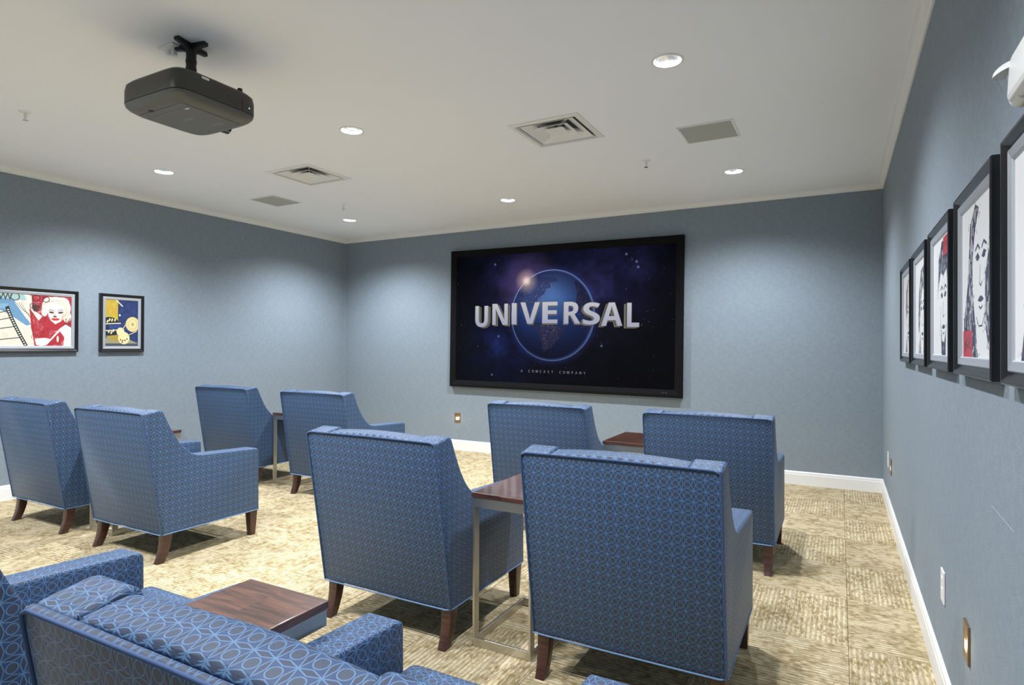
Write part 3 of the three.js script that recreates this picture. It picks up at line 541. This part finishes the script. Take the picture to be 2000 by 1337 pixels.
// ---------------------------------------------------------------- projector, its mount, the outlet above
const PX = -2.745, PZ = -1.818;
{
  const t = thing('projector_mount', 'black ceiling bracket and short pole carrying the projector', 'bracket', [PX, H, PZ]);
  const arm = (() => { const s = new THREE.Shape(); s.moveTo(-0.085, 0); s.lineTo(0.085, 0); s.quadraticCurveTo(0.095, -0.008, 0.09, -0.02); s.lineTo(0.074, -0.022); s.quadraticCurveTo(0.03, -0.026, 0.024, -0.042); s.lineTo(-0.024, -0.042); s.quadraticCurveTo(-0.03, -0.026, -0.074, -0.022); s.lineTo(-0.09, -0.02); s.quadraticCurveTo(-0.095, -0.008, -0.085, 0);
    return boxUV(new THREE.ExtrudeGeometry(s, { depth: 0.02, bevelEnabled: true, bevelSize: 0.002, bevelThickness: 0.002, bevelOffset: -0.002, bevelSegments: 1 }).translate(0, 0, -0.01)); })();
  for (const a of [0.2, 0.2 + Math.PI / 2]) mesh('bracket_arm', arm, M.blackPlastic, t).rotation.y = a;
  mesh('pole', merge([cyl(0.0225, 0.0225, 0.17, 0, -0.115, 0), cyl(0.0245, 0.0245, 0.014, 0, -0.085, 0), cyl(0.0245, 0.0245, 0.012, 0, -0.122, 0)]), M.blackPlastic, t);
  mesh('mount_plate', rbox(0.13, 0.012, 0.13, 0.004, 0, -0.2035, 0), M.blackPlastic, t);
}
{
  const t = thing('projector', 'dark grey projector hanging upside down below its ceiling mount', 'projector', [PX, H - 0.364, PZ]);
  const ringPts = (a, b, n, N = 72) => { const r = []; for (let i = 0; i < N; i++) { const th = i / N * Math.PI * 2, c = Math.cos(th), s = Math.sin(th); r.push([a * Math.sign(c) * Math.pow(Math.abs(c), 2 / n), b * Math.sign(s) * Math.pow(Math.abs(s), 2 / n)]); } return r; };
  const hull = (rings, capLow, capHigh) => { const P = [], N = 72; const R = rings.map(([a, b, y, n]) => ringPts(a, b, n).map(([x, z]) => [x, y, z]));
    for (let k = 0; k < R.length - 1; k++) for (let i = 0; i < N; i++) { const j = (i + 1) % N; P.push(...R[k][i], ...R[k + 1][j], ...R[k][j], ...R[k][i], ...R[k + 1][i], ...R[k + 1][j]); }
    for (let i = 0; i < N; i++) { const j = (i + 1) % N, a = R[0], z = R[R.length - 1]; if (capLow) P.push(...a[i], ...a[j], 0, rings[0][2], 0); if (capHigh) P.push(...z[j], ...z[i], 0, rings[rings.length - 1][2], 0); }
    const g = new THREE.BufferGeometry(); g.setAttribute('position', new THREE.Float32BufferAttribute(P, 3)); return smooth(boxUV(g), 0.5); };
  const A = 0.222, B = 0.212;
  mesh('lower_shell', hull([[A - 0.045, B - 0.045, 0, 6], [A - 0.03, B - 0.03, 0.003, 6], [A - 0.014, B - 0.014, 0.014, 7], [A - 0.004, B - 0.004, 0.028, 8], [A - 0.001, B - 0.001, 0.040, 8], [A - 0.004, B - 0.004, 0.042, 8]], true, false), M.plasticLow, t);
  mesh('upper_shell', hull([[A - 0.004, B - 0.004, 0.042, 8], [A, B, 0.045, 8], [A, B, 0.100, 8], [A - 0.005, B - 0.005, 0.128, 8], [A - 0.016, B - 0.016, 0.141, 7], [A - 0.05, B - 0.05, 0.148, 6], [A - 0.09, B - 0.09, 0.154, 6]], false, true), M.plastic, t);
  mesh('mounting_deck', merge([rbox(0.20, 0.02, 0.06, 0.006, -0.06, 0.148, 0.13), rbox(0.07, 0.022, 0.14, 0.006, 0.13, 0.147, -0.04)]), M.plastic, t);
  for (const [x, z] of [[-0.16, 0.15], [0.17, -0.14], [-0.16, -0.14]]) mesh('foot', cyl(0.011, 0.014, 0.028, x, 0.154, z, 16), M.blackPlastic, t);
  mesh('lens', merge([cyl(0.036, 0.036, 0.04, 0, 0, 0, 32).rotateX(Math.PI / 2).translate(-0.06, 0.052, -B - 0.012), new THREE.SphereGeometry(0.034, 24, 12).scale(1, 1, 0.35).translate(-0.06, 0.052, -B - 0.03)]), M.lens, t);
  mesh('label_sticker', box(0.002, 0.010, 0.036, A - 0.0045, 0.124, 0.075), M.white, t);
  mesh('panel_seam', box(0.002, 0.05, 0.002, A, 0.072, -0.115), M.blackPlastic, t);
  mesh('indicator_lamp', box(0.003, 0.007, 0.004, A - 0.0035, 0.068, -0.155), M.ledGlow, t);
  const panel = canvas(512, 512, (g) => {
    g.fillStyle = '#62615c'; g.fillRect(0, 0, 512, 512); g.fillStyle = '#8f8f8a'; g.textAlign = 'center'; g.font = 'bold 30px sans-serif'; g.fillText('EPSON', 256, 250);
    g.font = '11px sans-serif'; g.fillStyle = '#a8a8a2'; for (let i = 0; i < 6; i++) g.fillRect(120 + i * 40, 92, 14, 4); g.fillStyle = '#cfcfc8'; g.fillRect(420, 84, 42, 20);
    g.strokeStyle = '#2a2925'; g.lineWidth = 3; g.strokeRect(4, 66, 504, 440);
    g.fillStyle = '#84847e'; for (let i = 0; i < 5; i++) g.fillRect(300, 400 + i * 9, 130, 3);
  });
  const pt = tex(panel); pt.wrapS = pt.wrapT = THREE.ClampToEdgeWrapping;
  const face2 = new THREE.PlaneGeometry(0.33, 0.32); face2.rotateX(Math.PI / 2);
  mesh('control_panel', new THREE.BoxGeometry(0.32, 0.002, 0.30).translate(0, -0.0005, 0), [M.plasticLow, M.plasticLow, M.plasticLow, std({ map: pt, roughness: 0.45 }), M.plasticLow, M.plasticLow], t);
  mesh('release_catch', rbox(0.03, 0.004, 0.02, 0.0015, -0.06, 0.0005, 0.155), M.blackPlastic, t);
}
{
  const t = thing('ceiling_outlet', 'white ceiling outlet plate with a plug beside the projector bracket', 'outlet', [-2.86, H, -1.80]);
  mesh('plate', rbox(0.115, 0.008, 0.08, 0.003, 0, -0.004, 0), M.white, t); mesh('plug', merge([cyl(0.012, 0.014, 0.03, 0.01, -0.022, 0, 16), rbox(0.03, 0.02, 0.024, 0.004, -0.03, -0.016, 0)]), M.white, t);
}

// ---------------------------------------------------------------- wall fittings
function stepLight(label, pos, turn) {
  const t = thing('step_light', label, 'wall light', pos, turn, 'low step lights');
  mesh('faceplate', loop(0.08, 0.114, [[0, 0], [0, 0.005], [0.0015, 0.0065], [0.018, 0.0065]]), M.bronze, t);
  mesh('cover', merge([box(0.045, 0.034, 0.004, 0, 0.022, 0.0043), box(0.045, 0.012, 0.004, 0, -0.033, 0.0043)]), M.bronze, t);
  mesh('light_window', box(0.045, 0.034, 0.003, 0, -0.011, 0.0035), M.stepGlow, t);
  const l = new THREE.PointLight(0xffe2b8, 0.012, 0, 2); l.position.set(0, -0.0085, 0.03); l.castShadow = true; l.name = 'step_glow'; t.add(l);
}
function outlet(label, pos, turn) {
  const t = thing('wall_outlet', label, 'outlet', pos, turn, 'white wall outlets');
  mesh('plate', rbox(0.073, 0.117, 0.006, 0.0025, 0, 0, 0.003), M.white, t);
  for (const s of [-1, 1]) mesh('socket', rbox(0.034, 0.028, 0.003, 0.0012, 0, s * 0.02, 0.0062), M.white, t);
  mesh('screw', cyl(0.003, 0.003, 0.002, 0, 0, 0, 10).rotateX(Math.PI / 2).translate(0, 0, 0.0065), M.chrome, t);
}
stepLight('glowing step light low on the right wall, nearest the camera', [XR - 0.0003, 0.398, -2.242], -Math.PI / 2);
stepLight('glowing step light low on the right wall by the far corner', [XR - 0.0003, 0.396, -5.26], -Math.PI / 2);
stepLight('glowing step light low on the back wall, left below the screen', [-4.122, 0.396, ZB + 0.0003], 0);
outlet('white outlet plate low on the right wall, nearer one', [XR - 0.0003, 0.401, -2.714], -Math.PI / 2);
outlet('white outlet plate low on the right wall by the far corner', [XR - 0.0003, 0.405, -5.55], -Math.PI / 2);
{
  const t = thing('emergency_light', 'white emergency light unit high on the right wall, cut off by the picture edge', 'emergency light', [XR - 0.0005, 1.802, -1.352], -Math.PI / 2);
  const s = new THREE.Shape(); s.moveTo(0, -0.052); s.lineTo(0.038, -0.056); s.quadraticCurveTo(0.052, -0.054, 0.053, -0.04); s.lineTo(0.05, 0.02); s.quadraticCurveTo(0.046, 0.046, 0.026, 0.054); s.lineTo(0, 0.058); s.closePath();
  mesh('housing', smooth(boxUV(new THREE.ExtrudeGeometry(s, { depth: 0.25, bevelEnabled: true, bevelSize: 0.012, bevelThickness: 0.022, bevelOffset: -0.012, bevelSegments: 4 }).rotateY(-Math.PI / 2).translate(0.125, 0, 0)), 0.6), M.white, t);
  const head = (x, turn) => { const g = new THREE.Group(); g.name = 'lamp_head'; g.position.set(x, 0.006, 0.034); g.rotation.set(0.25, turn, 0); t.add(g);
    mesh('hood', smooth(boxUV(new THREE.SphereGeometry(0.034, 24, 8, 0, Math.PI * 2, 0, Math.PI / 2).scale(1, 0.55, 1).translate(0, 0.012, 0)), 0.7), M.white, g);
    mesh('lens_cover', cyl(0.031, 0.027, 0.04, 0, -0.008, 0, 24), M.clear, g); mesh('lamp_holder', merge([rbox(0.026, 0.02, 0.026, 0.004, 0, -0.004, 0)]), M.white, g); };
  head(-0.158, -0.3); head(0.158, 0.3);
  mesh('swivel', merge([cyl(0.018, 0.018, 0.05, 0, 0, 0, 24).rotateZ(Math.PI / 2).translate(-0.118, -0.044, 0.03)]), M.white, t);
}

renderer.render(scene, camera);
